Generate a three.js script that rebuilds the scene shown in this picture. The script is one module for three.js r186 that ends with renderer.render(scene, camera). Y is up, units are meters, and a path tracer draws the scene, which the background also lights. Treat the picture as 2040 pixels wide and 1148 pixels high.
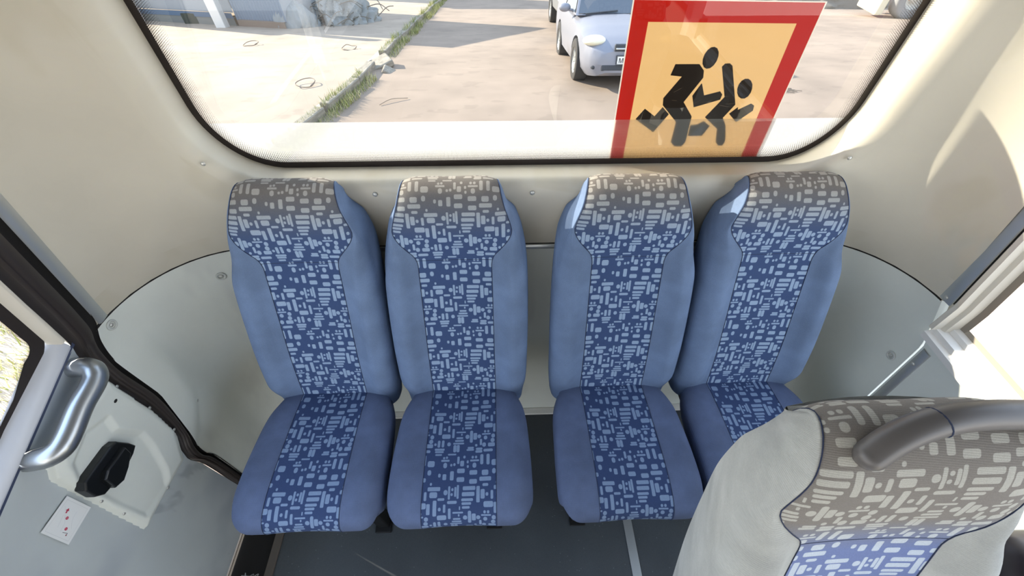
import * as THREE from 'three';
import { mergeGeometries, mergeVertices, toCreasedNormals } from 'three/addons/utils/BufferGeometryUtils.js';
import { RoundedBoxGeometry } from 'three/addons/geometries/RoundedBoxGeometry.js';
import { ConvexGeometry } from 'three/addons/geometries/ConvexGeometry.js';
import { Brush, Evaluator, SUBTRACTION } from 'three-bvh-csg';

// ---------------------------------------------------------------- camera, sky, sun, exposure
const scene = new THREE.Scene();
const R = Math.PI / 180;
const camera = new THREE.PerspectiveCamera(2 * Math.atan(574 / 830) / R, 2040 / 1148, 0.03, 300);
camera.position.set(0, 1.85, 0);
camera.rotation.set(-49.62 * R, -2.49 * R, 0.715 * R, 'YXZ');
scene.add(camera);
const renderer = new THREE.WebGLRenderer({ antialias: true });
renderer.toneMapping = THREE.LinearToneMapping;
renderer.toneMappingExposure = 1.72;
renderer.shadowMap.enabled = true;
function skyTexture() {
  const W = 64, H = 64, d = new Float32Array(W * H * 4);
  for (let j = 0; j < H; j++) {
    const el = ((j + 0.5) / H - 0.5) * Math.PI, t = Math.pow(Math.max(0, Math.sin(el)), 0.55);
    for (let i = 0; i < W; i++) {
      const o = (j * W + i) * 4;
      d[o] = 2.6 * (1.0 + (0.50 - 1.0) * t); d[o + 1] = 2.6 * (0.98 + (0.68 - 0.98) * t); d[o + 2] = 2.6 * (0.95 + (1.0 - 0.95) * t); d[o + 3] = 1;
    }
  }
  const x = new THREE.DataTexture(d, W, H, THREE.RGBAFormat, THREE.FloatType);
  x.mapping = THREE.EquirectangularReflectionMapping; x.magFilter = x.minFilter = THREE.LinearFilter; x.needsUpdate = true;
  return x;
}
const sky = skyTexture();
scene.background = sky; scene.environment = sky;
const sun = new THREE.DirectionalLight(new THREE.Color(1.0, 0.9, 0.76), 14.5);
sun.position.set(-18.5, 8.4, -11); sun.target.position.set(0, 0, -2);
sun.castShadow = true;
Object.assign(sun.shadow.camera, { left: -22, right: 22, top: 16, bottom: -16, near: 0.5, far: 70 });
sun.shadow.mapSize.set(4096, 4096); sun.shadow.radius = 1;
scene.add(sun, sun.target);

// ---------------------------------------------------------------- helpers
const V = (x, y, z) => new THREE.Vector3(x, y, z);
const clamp = (x, a, b) => Math.min(b, Math.max(a, x));
const lerp = (a, b, t) => a + (b - a) * t;
const ss = (a, b, x) => { const t = clamp((x - a) / (b - a), 0, 1); return t * t * (3 - 2 * t); };
function rng(seed) { let a = seed >>> 0; return () => { a = (a + 0x6D2B79F5) >>> 0; let t = a; t = Math.imul(t ^ (t >>> 15), t | 1); t ^= t + Math.imul(t ^ (t >>> 7), t | 61); return ((t ^ (t >>> 14)) >>> 0) / 4294967296; }; }
const used = {};
function numbered(n) { const k = used[n] ?? 0; used[n] = k + 1; return k ? n + '_' + String(k).padStart(3, '0') : n; }
function shade(o) { o.traverse((m) => { if (m.isMesh) { m.castShadow = true; m.receiveShadow = true; } }); return o; }
function thing(name, label, category, pos = [0, 0, 0], group) {
  const o = new THREE.Group(); o.name = numbered(name); o.position.set(...pos); scene.add(o);
  o.userData = { label, category }; if (group) o.userData.group = group; return o;
}
function struct(name, pos = [0, 0, 0]) { const o = new THREE.Group(); o.name = numbered(name); o.position.set(...pos); o.userData = { kind: 'structure' }; scene.add(o); return o; }
function part(name, geo, mat, parent) {
  const g = Array.isArray(geo) ? merge(geo) : geo, m = new THREE.Mesh(g, mat); m.name = name; m.castShadow = m.receiveShadow = true; parent.add(m); return m;
}
function merge(list) {
  const keep = list.map((g) => { const h = g.index ? g.toNonIndexed() : g.clone(); for (const k of Object.keys(h.attributes)) if (!['position', 'normal', 'uv'].includes(k)) h.deleteAttribute(k); if (!h.attributes.uv) h.setAttribute('uv', new THREE.BufferAttribute(new Float32Array(h.attributes.position.count * 2), 2)); return h; });
  return mergeGeometries(keep);
}
// surface through f(i, j) -> [x, y, z, u, v] on an (nu+1) x (nv+1) net
function net(nu, nv, f, flip = false) {
  const p = [], t = [], idx = [];
  for (let j = 0; j <= nv; j++) for (let i = 0; i <= nu; i++) { const q = f(i, j); p.push(q[0], q[1], q[2]); t.push(q[3] ?? i / nu, q[4] ?? j / nv); }
  for (let j = 0; j < nv; j++) for (let i = 0; i < nu; i++) {
    const a = j * (nu + 1) + i, b = a + 1, c = a + nu + 1, d = c + 1;
    if (flip) idx.push(a, c, b, b, c, d); else idx.push(a, b, c, b, d, c);
  }
  const g = new THREE.BufferGeometry();
  g.setAttribute('position', new THREE.Float32BufferAttribute(p, 3)); g.setAttribute('uv', new THREE.Float32BufferAttribute(t, 2)); g.setIndex(idx); g.computeVertexNormals();
  return g;
}
function box(w, h, d, x, y, z, r = 0) { const g = r ? new RoundedBoxGeometry(w, h, d, 2, r) : new THREE.BoxGeometry(w, h, d); g.translate(x, y, z); return g; }
function tube(pts, r, seg = 40, rad = 10, closed = false) {
  const c = new THREE.CatmullRomCurve3(pts.map((q) => V(...q)), closed, 'centripetal'), g = [new THREE.TubeGeometry(c, seg, r, rad, closed)];
  if (!closed) for (const e of [0, 1]) { const s = new THREE.SphereGeometry(r, rad, 6); s.translate(...c.getPoint(e).toArray()); g.push(s); }
  return merge(g);
}
function bar(a, b, r, n = 8) { const A = V(...a), B = V(...b), g = new THREE.CylinderGeometry(r, r, A.distanceTo(B), n); g.applyQuaternion(new THREE.Quaternion().setFromUnitVectors(V(0, 1, 0), B.clone().sub(A).normalize())); g.translate(...A.add(B).multiplyScalar(0.5).toArray()); return g; }
function poly(table, y) { // piecewise-linear table of [key, value], keys falling or rising
  const t = table[0][0] < table[table.length - 1][0] ? table : [...table].reverse();
  if (y <= t[0][0]) return t[0][1];
  for (let i = 1; i < t.length; i++) if (y <= t[i][0]) return lerp(t[i - 1][1], t[i][1], (y - t[i - 1][0]) / (t[i][0] - t[i - 1][0]));
  return t[t.length - 1][1];
}
// value noise
function hash(x, y, s) { let h = Math.imul(x, 374761393) ^ Math.imul(y, 668265263) ^ Math.imul(s, 982451653); h = Math.imul(h ^ (h >>> 13), 1274126177); return ((h ^ (h >>> 16)) >>> 0) / 4294967296; }
function vnoise(x, y, s, per) {
  const xi = Math.floor(x), yi = Math.floor(y), fx = x - xi, fy = y - yi, w = (k) => ((k % per) + per) % per, u = fx * fx * (3 - 2 * fx), v = fy * fy * (3 - 2 * fy);
  return lerp(lerp(hash(w(xi), w(yi), s), hash(w(xi + 1), w(yi), s), u), lerp(hash(w(xi), w(yi + 1), s), hash(w(xi + 1), w(yi + 1), s), u), v);
}
function fbm(x, y, s, per, oct = 4) { let a = 0, k = 0.5, n = 0; for (let o = 0; o < oct; o++) { a += k * vnoise(x, y, s + o, per); n += k; x *= 2; y *= 2; per *= 2; k *= 0.5; } return a / n; }
function noiseMap(size, base, f, srgb = true) { // f(u, v) -> multiplier triple or number
  const d = new Uint8Array(size * size * 4);
  for (let j = 0; j < size; j++) for (let i = 0; i < size; i++) {
    const m = f(i / size, j / size), o = (j * size + i) * 4;
    for (let c = 0; c < 3; c++) d[o + c] = clamp(Math.round(base[c] * (Array.isArray(m) ? m[c] : m)), 0, 255);
    d[o + 3] = 255;
  }
  const t = new THREE.DataTexture(d, size, size); t.wrapS = t.wrapT = THREE.RepeatWrapping; t.magFilter = THREE.LinearFilter; t.minFilter = THREE.LinearMipmapLinearFilter; t.generateMipmaps = true;
  if (srgb) t.colorSpace = THREE.SRGBColorSpace; t.needsUpdate = true; return t;
}
function canvas(w, h, draw) { const c = document.createElement('canvas'); c.width = w; c.height = h; draw(c.getContext('2d'), w, h); const t = new THREE.CanvasTexture(c); t.colorSpace = THREE.SRGBColorSpace; t.anisotropy = 8; return t; }

// ---------------------------------------------------------------- materials
const std = (o) => new THREE.MeshStandardMaterial({ side: THREE.DoubleSide, ...o });
const M = {
  panel: std({ map: noiseMap(512, [200, 194, 178], (u, v) => { const n = fbm(u * 4, v * 4, 3, 4, 5), st = ss(0.62, 0.8, fbm(u * 7, v * 5, 40, 7, 4)); return [0.95 + 0.1 * n - 0.025 * st, 0.95 + 0.1 * n - 0.03 * st, 0.95 + 0.1 * n - 0.045 * st]; }), roughness: 0.5 }),
  panelLow: std({ map: noiseMap(512, [218, 222, 214], (u, v) => { const n = fbm(u * 4, v * 4, 9, 4, 5), st = ss(0.6, 0.78, fbm(u * 8, v * 3, 70, 8, 4)); return [0.95 + 0.09 * n - 0.05 * st, 0.95 + 0.09 * n - 0.05 * st, 0.95 + 0.09 * n - 0.045 * st]; }), roughness: 0.48 }),
  doorPaint: std({ map: noiseMap(512, [188, 195, 193], (u, v) => { const n = fbm(u * 3, v * 3, 19, 3, 5), st = ss(0.50, 0.72, fbm(u * 2, v * 2, 83, 2, 5)), sc = ss(0.70, 0.78, fbm(u * 14, v * 5, 91, 14, 4)); return [0.93 + 0.1 * n - 0.17 * st - 0.12 * sc, 0.93 + 0.1 * n - 0.16 * st - 0.12 * sc, 0.94 + 0.1 * n - 0.12 * st - 0.11 * sc]; }), roughness: 0.5 }),
  white: std({ color: '#e8e6e0', roughness: 0.4 }),
  cream: std({ color: '#d8d2c4', roughness: 0.5 }),
  trimGrey: std({ color: '#7f7d77', roughness: 0.7 }),
  alu: std({ color: '#c9cccb', roughness: 0.38, metalness: 0.75 }),
  steel: std({ color: '#b9bec2', roughness: 0.3, metalness: 0.9 }),
  satin: std({ color: '#aeb2b4', roughness: 0.33, metalness: 0.92 }),
  screw: std({ color: '#c8c8c2', roughness: 0.3, metalness: 0.55 }),
  cap: std({ color: '#c4c7c2', roughness: 0.4 }),
  rubber: std({ color: '#2b2624', roughness: 0.55 }),
  rubberRidge: std({ color: '#332d2a', roughness: 0.42 }),
  gap: std({ color: '#141211', roughness: 0.8 }),
  blackPlastic: std({ color: '#16181a', roughness: 0.32 }),
  darkSteel: std({ color: '#1e1f20', roughness: 0.5, metalness: 0.4 }),
  shell: std({ color: '#25272b', roughness: 0.6 }),
  seam: std({ color: '#27314a', roughness: 0.9 }),
  greyHandle: std({ color: '#5c5957', roughness: 0.38 }),
  outside: std({ color: '#d9d6cc', roughness: 0.4 }),
  tyre: std({ color: '#3a3836', roughness: 0.85 }),
};
M.glass = new THREE.MeshPhysicalMaterial({ color: new THREE.Color(0.46, 0.47, 0.46), transmission: 1, thickness: 0, roughness: 0, ior: 1.5, side: THREE.DoubleSide });
M.sideGlass = new THREE.MeshPhysicalMaterial({ color: new THREE.Color(0.9, 0.91, 0.9), transmission: 1, thickness: 0, roughness: 0, ior: 1.5, side: THREE.DoubleSide });
M.glareBand = new THREE.MeshPhysicalMaterial({ color: new THREE.Color(1, 0.99, 0.94), transmission: 0.45, thickness: 0, roughness: 1, ior: 1.05, opacity: 0.68, transparent: true, side: THREE.DoubleSide });  // translucent stand-in for the glare reflected low in the rear pane

// seat cloth: the printed motif, read off the photograph as pills, bars and dots of one repeat
const MOTIF = (() => {
  const head = [[758,100,145,35],[742,150,145,36],[725,197,135,24],[712,228,110,22],[702,260,88,22],[485,132,46,46],[525,135,24,115],[565,108,26,26],[553,150,26,26],[597,128,24,85],[625,128,24,120],[658,127,26,140],[855,153,40,140],[908,152,48,82],[957,155,32,32],[1013,160,30,75],[868,248,30,75],[960,238,110,50],[550,215,110,26],[428,188,78,22],[345,150,88,50],[355,100,145,35],[275,267,40,92],[348,262,42,135],[402,270,32,32],[457,265,28,72],[508,313,30,100],[417,345,105,48],[630,265,14,32],[605,303,120,16],[612,328,18,24],[583,364,85,20],[577,392,110,20],[565,420,135,18],[680,352,50,46],[730,352,38,128],[778,350,46,72],[828,352,46,42],[908,302,28,28],[948,302,28,28],[920,330,112,16],[905,368,46,42],[1003,352,46,44],[985,398,130,34],[968,442,85,40],[842,412,28,65],[878,440,46,46],[780,443,30,28],[515,470,38,75],[555,470,36,75],[598,518,82,40],[478,528,100,16],[710,467,75,20],[702,487,90,18],[812,480,80,24],[805,506,85,26],[920,497,115,28],[228,398,50,46],[279,427,30,28],[323,422,32,72],[373,420,32,72],[446,425,44,42],[330,478,120,22],[325,502,105,20],[315,530,80,18]];
  const body = [[293,562,26,24],[327,558,26,24],[307,587,100,20],[302,632,44,52],[463,585,28,72],[538,556,28,28],[505,617,46,54],[573,603,24,30],[570,647,24,28],[638,560,28,28],[678,560,28,28],[657,592,108,18],[650,637,46,50],[745,583,38,100],[820,585,38,105],[772,645,44,48],[768,707,78,50],[763,763,138,38],[757,815,68,26],[898,617,82,58],[875,697,44,50],[853,820,24,118],[890,798,24,26],[883,842,24,26],[485,685,90,42],[630,703,92,42],[563,745,42,44],[472,763,90,42],[618,783,90,42],[287,738,44,54],[332,735,42,145],[375,727,44,84],[420,727,44,46],[230,723,30,36],[375,630,26,26],[412,625,28,28],[215,803,40,44]];
  const out = [], PX = 0.186, PY = 0.228;
  for (const [list, ref] of [[head, (y) => 690 - 0.143 * (y - 85)], [body, (y) => 495 + 0.143 * (840 - y)]])
    for (const [x, y, w, h] of list) {
      const s = { x: (x - ref(y)) / 4090, y: -(y - 60) / 740 * PY, w: w / 4090, h: h / 3300 }; // metres, y upwards
      s.x -= Math.floor(s.x / PX) * PX; s.y -= Math.floor(s.y / PY) * PY;
      const hit = out.some((o) => [-1, 0, 1].some((a) => [-1, 0, 1].some((b) => Math.abs(o.x + a * PX - s.x) < (o.w + s.w) / 2 + 0.0005 && Math.abs(o.y + b * PY - s.y) < (o.h + s.h) / 2 + 0.0002)));
      if (!hit) out.push(s);
    }
  return { shapes: out, PX, PY };
})();
function clothSheet(wm, hm, ppm, groundAt, pillAt, x0 = 0, y0 = 0) {
  return canvas(Math.round(wm * ppm), Math.round(hm * ppm), (c, W, H) => {
    const g = c.createLinearGradient(0, H, 0, 0), p = c.createLinearGradient(0, H, 0, 0);
    for (let k = 0; k <= 20; k++) { g.addColorStop(k / 20, groundAt(k / 20 * hm)); p.addColorStop(k / 20, pillAt(k / 20 * hm)); }
    c.fillStyle = g; c.fillRect(0, 0, W, H); c.fillStyle = p;
    for (let a = -3; a <= 4; a++) for (let b = -1; b <= hm / MOTIF.PY + 1; b++) for (const s of MOTIF.shapes) {
      const x = (s.x + a * MOTIF.PX + wm / 2 + x0) * ppm, y = H - (s.y + b * MOTIF.PY + y0) * ppm, w = s.w * ppm, h = s.h * ppm;
      if (x < -w || x > W + w || y < -h || y > H + h) continue;
      c.beginPath(); c.roundRect(x - w / 2, y - h / 2, w, h, Math.min(w, h) * (Math.max(w, h) < 0.016 * ppm ? 0.5 : Math.min(w, h) > 0.0095 * ppm ? 0.28 : 0.42)); c.fill();
    }
    const r = rng(7), im = c.getImageData(0, 0, W, H), d = im.data;
    for (let i = 0; i < d.length; i += 4) { const n = 1 + (r() - 0.5) * 0.12; d[i] *= n; d[i + 1] *= n; d[i + 2] *= n; }
    c.putImageData(im, 0, 0);
  });
}
const mixc = (a, b, t) => { const k = a.map((v, i) => Math.round(lerp(v, b[i], t))); return `rgb(${k[0]},${k[1]},${k[2]})`; };
const weave = noiseMap(128, [255, 255, 255], (u, v) => 0.5 + 0.22 * Math.sin(u * 64 * Math.PI) + 0.22 * Math.sin(v * 64 * Math.PI), false);
const ribs = noiseMap(128, [255, 255, 255], (u, v) => 0.5 + 0.45 * Math.sin((u * 2 + v * 14) * 2 * Math.PI), false);
function plainCloth(rgb, bump, scale, bumpScale) {
  const t = noiseMap(256, rgb, (u, v) => 0.9 + 0.2 * fbm(u * 6, v * 6, 21, 6, 5) + 0.06 * (hash(Math.round(u * 256), Math.round(v * 256), 5) - 0.5));
  t.repeat.set(4, 4); const b = bump.clone(); b.repeat.set(scale, scale); b.needsUpdate = true;
  return std({ map: t, roughness: 0.9, bumpMap: b, bumpScale });
}
const headSheen = (s) => ss(0.60, 0.78, s);  // greys the cloth towards the head: sheen of the light painted in
const CLOTH = {
  blue: {
    plain: plainCloth([100, 119, 148], weave, 12, 0.0004), plainLow: plainCloth([82, 95, 124], weave, 12, 0.0004),  // plainLow: same cloth, cushion shade put into a darker colour
    back: std({ map: clothSheet(0.46, 0.95, 1500, (s) => mixc([50, 70, 108], [112, 105, 98], headSheen(s)), (s) => mixc([138, 158, 182], [162, 156, 146], headSheen(s)), 0.03, 0.02), roughness: 0.92 }),
    cushion: std({ map: clothSheet(0.24, 0.66, 1500, () => mixc([44, 62, 100], [0, 0, 0], 0), () => mixc([118, 138, 166], [0, 0, 0], 0), 0.01, 0.06), roughness: 0.92 }),
  },
  grey: {  // same cloth as the blue set, sun glare put into its paler colours
    plain: plainCloth([170, 171, 165], ribs, 22, 0.00025),
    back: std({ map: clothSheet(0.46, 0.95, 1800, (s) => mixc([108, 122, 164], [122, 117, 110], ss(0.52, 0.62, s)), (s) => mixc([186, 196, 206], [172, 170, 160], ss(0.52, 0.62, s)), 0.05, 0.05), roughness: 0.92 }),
    cushion: std({ map: clothSheet(0.24, 0.66, 1000, () => 'rgb(90,106,150)', () => 'rgb(170,186,205)'), roughness: 0.92 }),
  },
};
{ const b = ribs.clone(); b.repeat.set(9, 21); b.needsUpdate = true; CLOTH.grey.back.bumpMap = b; CLOTH.grey.back.bumpScale = 0.0002; }

// ---------------------------------------------------------------- bus body shell
const XC = 0.095, RCY = (y) => lerp(0.13, 0.3, ss(0.45, 0.95, y));
const XL = (y) => -1.07 + 0.2 * Math.max(0, y - 0.93) + 0.05 * clamp((0.9 - y) / 0.9, 0, 1);
const XR = (y) => 1.26 - 0.09 * Math.max(0, y - 0.93) - 0.04 * clamp((0.9 - y) / 0.9, 0, 1);
const DW = (y) => (y >= 0.925 ? 0.965 : lerp(0.826, 0.965, y / 0.925));
// point of the inner wall at signed distance s from the middle of the rear wall
function wallAt(s, y) {
  const RC = RCY(y);
  const sg = Math.sign(s) || 1, a = (sg > 0 ? XR(y) - XC : XC - XL(y)) - RC, D = DW(y); s = Math.abs(s);
  if (s <= a) return [XC + sg * s, -D];
  const q = (s - a) / RC;
  if (q <= Math.PI / 2) return [XC + sg * (a + RC * Math.sin(q)), -(D - RC + RC * Math.cos(q))];
  return [XC + sg * (a + RC), -(D - RC - (s - a - RC * Math.PI / 2))];
}
function sForZ(zs, y, sg) { // distance at which the wall reaches depth zs
  const RC = RCY(y);
  const a = (sg > 0 ? XR(y) - XC : XC - XL(y)) - RC, D = DW(y);
  if (zs > D - RC) return sg * (a + RC * Math.acos(clamp((zs - (D - RC)) / RC, -1, 1)));
  return sg * (a + RC * Math.PI / 2 + (D - RC - zs));
}
function sForX(x, y) { const RC = RCY(y), sg = Math.sign(x - XC) || 1, a = (sg > 0 ? XR(y) - XC : XC - XL(y)) - RC, d = Math.abs(x - XC); return sg * (d <= a ? d : a + RC * Math.asin(clamp((d - a) / RC, 0, 1))); }
const lean = (y) => 0.10 * Math.max(0, y - 0.93);
const zSealO = [[2.06, 0.683], [1.3, 0.683], [1.0, 0.682], [0.945, 0.675], [0.905, 0.650], [0.84, 0.628], [0.66, 0.622], [0.477, 0.571], [0.408, 0.545], [0.36, 0.541], [0.325, 0.548], [0.1, 0.536], [0, 0.530]];
const zSealI = [[2.06, 0.596], [1.21, 0.596], [1.03, 0.598], [0.957, 0.596], [0.893, 0.580], [0.80, 0.572], [0.645, 0.566], [0.512, 0.540], [0.468, 0.512], [0.42, 0.497], [0.359, 0.507], [0.151, 0.499], [0, 0.493]];
const zRight = [[2.06, 0.813], [0.93, 0.70], [0.80, 0.634], [0.29, 0.566], [0, 0.53]];
const SEAM = 0.93, ROOF = 2.06;
// rear window opening
const WX0 = -0.785, WX1 = 0.978, WY0 = 1.155, WY1 = 1.95, WR = 0.185, WC = [(WX0 + WX1) / 2, (WY0 + WY1) / 2];
function holePoint(ang, off = 0) { // where a ray from the middle meets the rounded opening, grown by off
  const hx = (WX1 - WX0) / 2 + off, hy = (WY1 - WY0) / 2 + off, r = WR + off, c = Math.cos(ang), s = Math.sin(ang);
  let lo = 0, hi = 3;
  for (let k = 0; k < 40; k++) { const t = (lo + hi) / 2, qx = Math.abs(c * t) - hx + r, qy = Math.abs(s * t) - hy + r, d = Math.hypot(Math.max(qx, 0), Math.max(qy, 0)) + Math.min(Math.max(qx, qy), 0) - r; if (d > 0) hi = t; else lo = t; }
  return [WC[0] + c * lo, WC[1] + s * lo];
}
const rear = struct('wall_rear');
{
  const outer = (ang) => { // ray from the middle of the opening to the edge of the panel, in (s, y)
    const c = Math.cos(ang), s = Math.sin(ang); let lo = 0, hi = 4;
    const inside = (S, y) => y > SEAM + 0.004 && y < ROOF && S > sForZ(poly(zSealO, y) + 0.022, y, -1) && S < sForZ(0.702 + lean(y), y, 1);
    const s0 = WC[0] - XC;
    for (let k = 0; k < 44; k++) { const t = (lo + hi) / 2; if (inside(s0 + c * t, WC[1] + s * t)) lo = t; else hi = t; }
    return [s0 + c * lo, WC[1] + s * lo];
  };
  const s0 = WC[0] - XC, angs = []; for (let k = 0; k < 300; k++) angs.push(-Math.PI + (k + 0.5) * 2 * Math.PI / 300);
  for (const y of [SEAM + 0.004, ROOF]) for (const S of [sForZ(poly(zSealO, y) + 0.022, y, -1), sForZ(0.702 + lean(y), y, 1)]) angs.push(Math.atan2(y - WC[1], S - s0));
  angs.sort((a, b) => a - b);
  const rim = [[0.004, -1.075], [-0.004, -1.02], [-0.008, -0.996], [-0.006, -0.985], [0.002, -0.976], [0.012, -0.970]], NT = 12;
  const pt = (i, j) => {
    const ang = angs[i % angs.length];
    if (j < rim.length) {
      const p = holePoint(ang, rim[j][0]);
      const wz = wallAt(sForX(p[0], p[1]), p[1])[1]; // the rim follows the wall where it bends
      const k = j / (rim.length - 1), z = lerp(rim[j][1], Math.max(rim[j][1], rim[j][1] + (wz + 0.965)), k);
      return [p[0], p[1], z, p[0], p[1]];
    }
    const h = holePoint(ang, 0.03), a = [sForX(h[0], h[1]), h[1]], b = outer(ang), t = (j - rim.length) / NT, q = [lerp(a[0], b[0], t), lerp(a[1], b[1], t)], w = wallAt(q[0], q[1]);
    return [w[0], q[1], w[1], q[0], q[1]];
  };
  part('upper_panel', net(angs.length, rim.length + NT, pt, true), M.panel, rear);
  // below the seam
  const NV = 40, NS = 120;
  const low = (i, j) => {
    const y = SEAM * (1 - j / NV) - 0.002, l = sForZ(poly(zSealO, y), y, -1), r = sForZ(poly(zRight, y), y, 1), s = lerp(l, r, i / NS), w = wallAt(s, y);
    let [x, z] = w; // raised pad beside the door
    const e = s - l, lift = 0.014 * (1 - ss(0.085, 0.125, e + 0.10 * ss(0.55, 0.40, y))) * ss(0.40, 0.44, y) * (1 - ss(0.80, 0.86, y + 0.25 * Math.max(0, e - 0.03)));
    if (s < 0) { x += lift * 0.8; z += lift * 0.6; }
    return [x, y, z, s, y];
  };
  part('lower_panel', net(NS, NV, low), M.panelLow, rear);
  part('joint', net(120, 1, (i, j) => { const y = SEAM + (j ? 0.006 : -0.004), l = sForZ(poly(zSealO, y), y, -1), r = sForZ(0.70, y, 1), w = wallAt(lerp(l, r, i / 120), y); return [w[0] * 1.002, y, w[1] - 0.003]; }), M.gap, rear);
  part('joint_strip', net(60, 2, (i, j) => { const s = lerp(-0.72, 0.72, i / 60), w = wallAt(s, 0.93); return [w[0], [0.926, 0.917, 0.907][j], w[1] + [0.001, 0.007, 0.001][j]]; }), M.alu, rear);
  part('foot_strip', box(1.7, 0.012, 0.03, 0.1, 0.008, -0.812, 0.003), M.white, rear);
  part('trim_strip', net(4, 30, (i, j) => { const y = lerp(SEAM + 0.006, 2.05, j / 30), z = -[0.680, 0.683, 0.694, 0.709, 0.711][i]; return [XL(y) + [0, 0.005, 0.006, 0.005, 0][i] + 0.002, y, z]; }, true), M.alu, rear);
  // outer skin, so that the body has thickness
  part('outer_skin', [box(2.5, 1.25, 0.012, 0.1, -0.10 + 0.60, -1.084), box(2.5, 0.16, 0.012, 0.1, 2.045, -1.084), box(0.335, 0.86, 0.012, -0.975, 1.55, -1.084), box(0.335, 0.86, 0.012, 1.165, 1.55, -1.084), box(0.03, 2.3, 0.46, -1.14, 0.97, -0.86), box(0.03, 2.3, 0.43, 1.33, 0.97, -0.875), box(2.5, 0.03, 1.2, 0.1, -0.12, -0.6)], M.outside, rear);
}
const dome = (() => { const g = new THREE.SphereGeometry(1, 14, 7, 0, Math.PI * 2, 0, Math.PI / 2); g.scale(1, 0.55, 1); return g; })();
function fastener(parent, p, n, r, mat, name = 'screw', ring = 0) {
  const q = new THREE.Quaternion().setFromUnitVectors(V(0, 1, 0), V(...n).normalize());
  const m = part(name, dome, mat, parent); m.scale.setScalar(r); m.quaternion.copy(q); m.position.set(...p);
  if (ring) { const t = part('washer', new THREE.TorusGeometry(1, 0.3, 6, 20).rotateX(Math.PI / 2), M.cap, parent); t.scale.setScalar(ring); t.quaternion.copy(q); t.position.set(...p); }
}
function wallScrew(x, y, r, ring, side) { // on the rear and corner panels
  const s = side ? sForZ(-x, y, side) : sForX(x, y), w = wallAt(s, y), e = wallAt(s + 0.002, y), f = wallAt(s, y + 0.01), t = V(e[0] - w[0], 0, e[1] - w[1]), n = t.clone().cross(V(f[0] - w[0], 0.01, f[1] - w[1])).normalize();
  if (n.z < 0 && !side) n.negate(); if (side && n.x * side > 0) n.negate();
  fastener(rear, [w[0] + n.x * 0.001, y, w[1] + n.z * 0.001], n.toArray(), r, ring ? M.screw : M.screw, 'screw', ring);
}
wallScrew(-0.344, 1.13, 0.007); wallScrew(0.096, 1.128, 0.007); wallScrew(-0.755, 1.236, 0.006); wallScrew(0.95, 1.228, 0.006);
wallScrew(-0.93, 0.845, 0.006, 0.012, -1); wallScrew(-0.70, 0.905, 0.006, 0.012, -1); wallScrew(-0.688, 0.649, 0.006, 0, -1); wallScrew(-0.668, 0.502, 0.006, 0, -1);
wallScrew(-0.925, 0.845, 0.006, 0.012, 1); wallScrew(-0.66, 0.70, 0.006, 0.012, 1);

// rear window: pane, dotted black border, clear gasket, added film for the bright reflected band along its lower edge
const win = struct('window_1');
const GZ = -1.068;
function ringShape(o0, o1, n = 320) { return net(n, 1, (i, j) => { const a = (i / n) * 2 * Math.PI, p = holePoint(a, j ? o1 : o0); return [p[0], p[1], GZ + 0.0015, 0, 0]; }); }
{
  const pane = new THREE.Shape(); for (let k = 0; k < 160; k++) { const p = holePoint(k / 160 * 2 * Math.PI, 0.008); k ? pane.lineTo(...p) : pane.moveTo(...p); }
  part('glass', new THREE.ShapeGeometry(pane).translate(0, 0, GZ), M.glass, win);
  // border: solid to the edge, dots that shrink inwards
  const W = 128, H = 512, rows = 10; // one tile covers 2 dots along, 10 rows across
  const dots = canvas(W, H, (c) => {
    c.fillStyle = '#000'; c.fillRect(0, 0, W, H); c.fillStyle = '#fff';
    for (let r = 0; r < rows; r++) { const y = H - (r + 0.5) * H / rows, rad = lerp(30, 7, Math.pow(r / (rows - 1), 0.8)); for (let k = -1; k < 3; k++) { c.beginPath(); c.ellipse((k + (r % 2 ? 0.5 : 0)) * W / 2 + W / 4, y, rad * 1.06, rad * 0.85, 0, 0, 7); c.fill(); } }
  });
  dots.colorSpace = THREE.NoColorSpace; dots.wrapS = THREE.RepeatWrapping;
  M.frit = std({ color: '#2a211d', roughness: 0.6, alphaMap: dots, transparent: true });
  M.fritSolid = std({ color: '#241c19', roughness: 0.6 });
  let n = 720, len = 0; const P = []; for (let k = 0; k <= n; k++) { P.push(holePoint(k / n * 2 * Math.PI, 0)); if (k) len += Math.hypot(P[k][0] - P[k - 1][0], P[k][1] - P[k - 1][1]); }
  const reps = Math.round(len / 0.0088), acc = [0]; for (let k = 1; k <= n; k++) acc.push(acc[k - 1] + Math.hypot(P[k][0] - P[k - 1][0], P[k][1] - P[k - 1][1]));
  part('border_dots', net(n, 1, (i, j) => { const p = holePoint(i / n * 2 * Math.PI, j ? -0.050 : -0.014); return [p[0], p[1], GZ + 0.002, acc[i] / len * reps, j]; }), M.frit, win);
  part('border', ringShape(0.008, -0.0145), M.fritSolid, win);
  // added film standing in for reflected light, lowest strip up to a level line
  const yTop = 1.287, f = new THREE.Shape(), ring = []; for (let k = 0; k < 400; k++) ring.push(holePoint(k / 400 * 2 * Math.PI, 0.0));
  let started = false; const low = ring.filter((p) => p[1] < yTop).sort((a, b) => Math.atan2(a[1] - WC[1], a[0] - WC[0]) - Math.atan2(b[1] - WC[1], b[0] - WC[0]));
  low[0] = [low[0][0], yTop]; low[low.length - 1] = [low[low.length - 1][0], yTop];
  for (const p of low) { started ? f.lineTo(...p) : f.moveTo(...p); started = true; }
  part('glare_film', new THREE.ShapeGeometry(f).translate(0, 0, GZ - 0.0015), M.glareBand, win);
}

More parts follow.
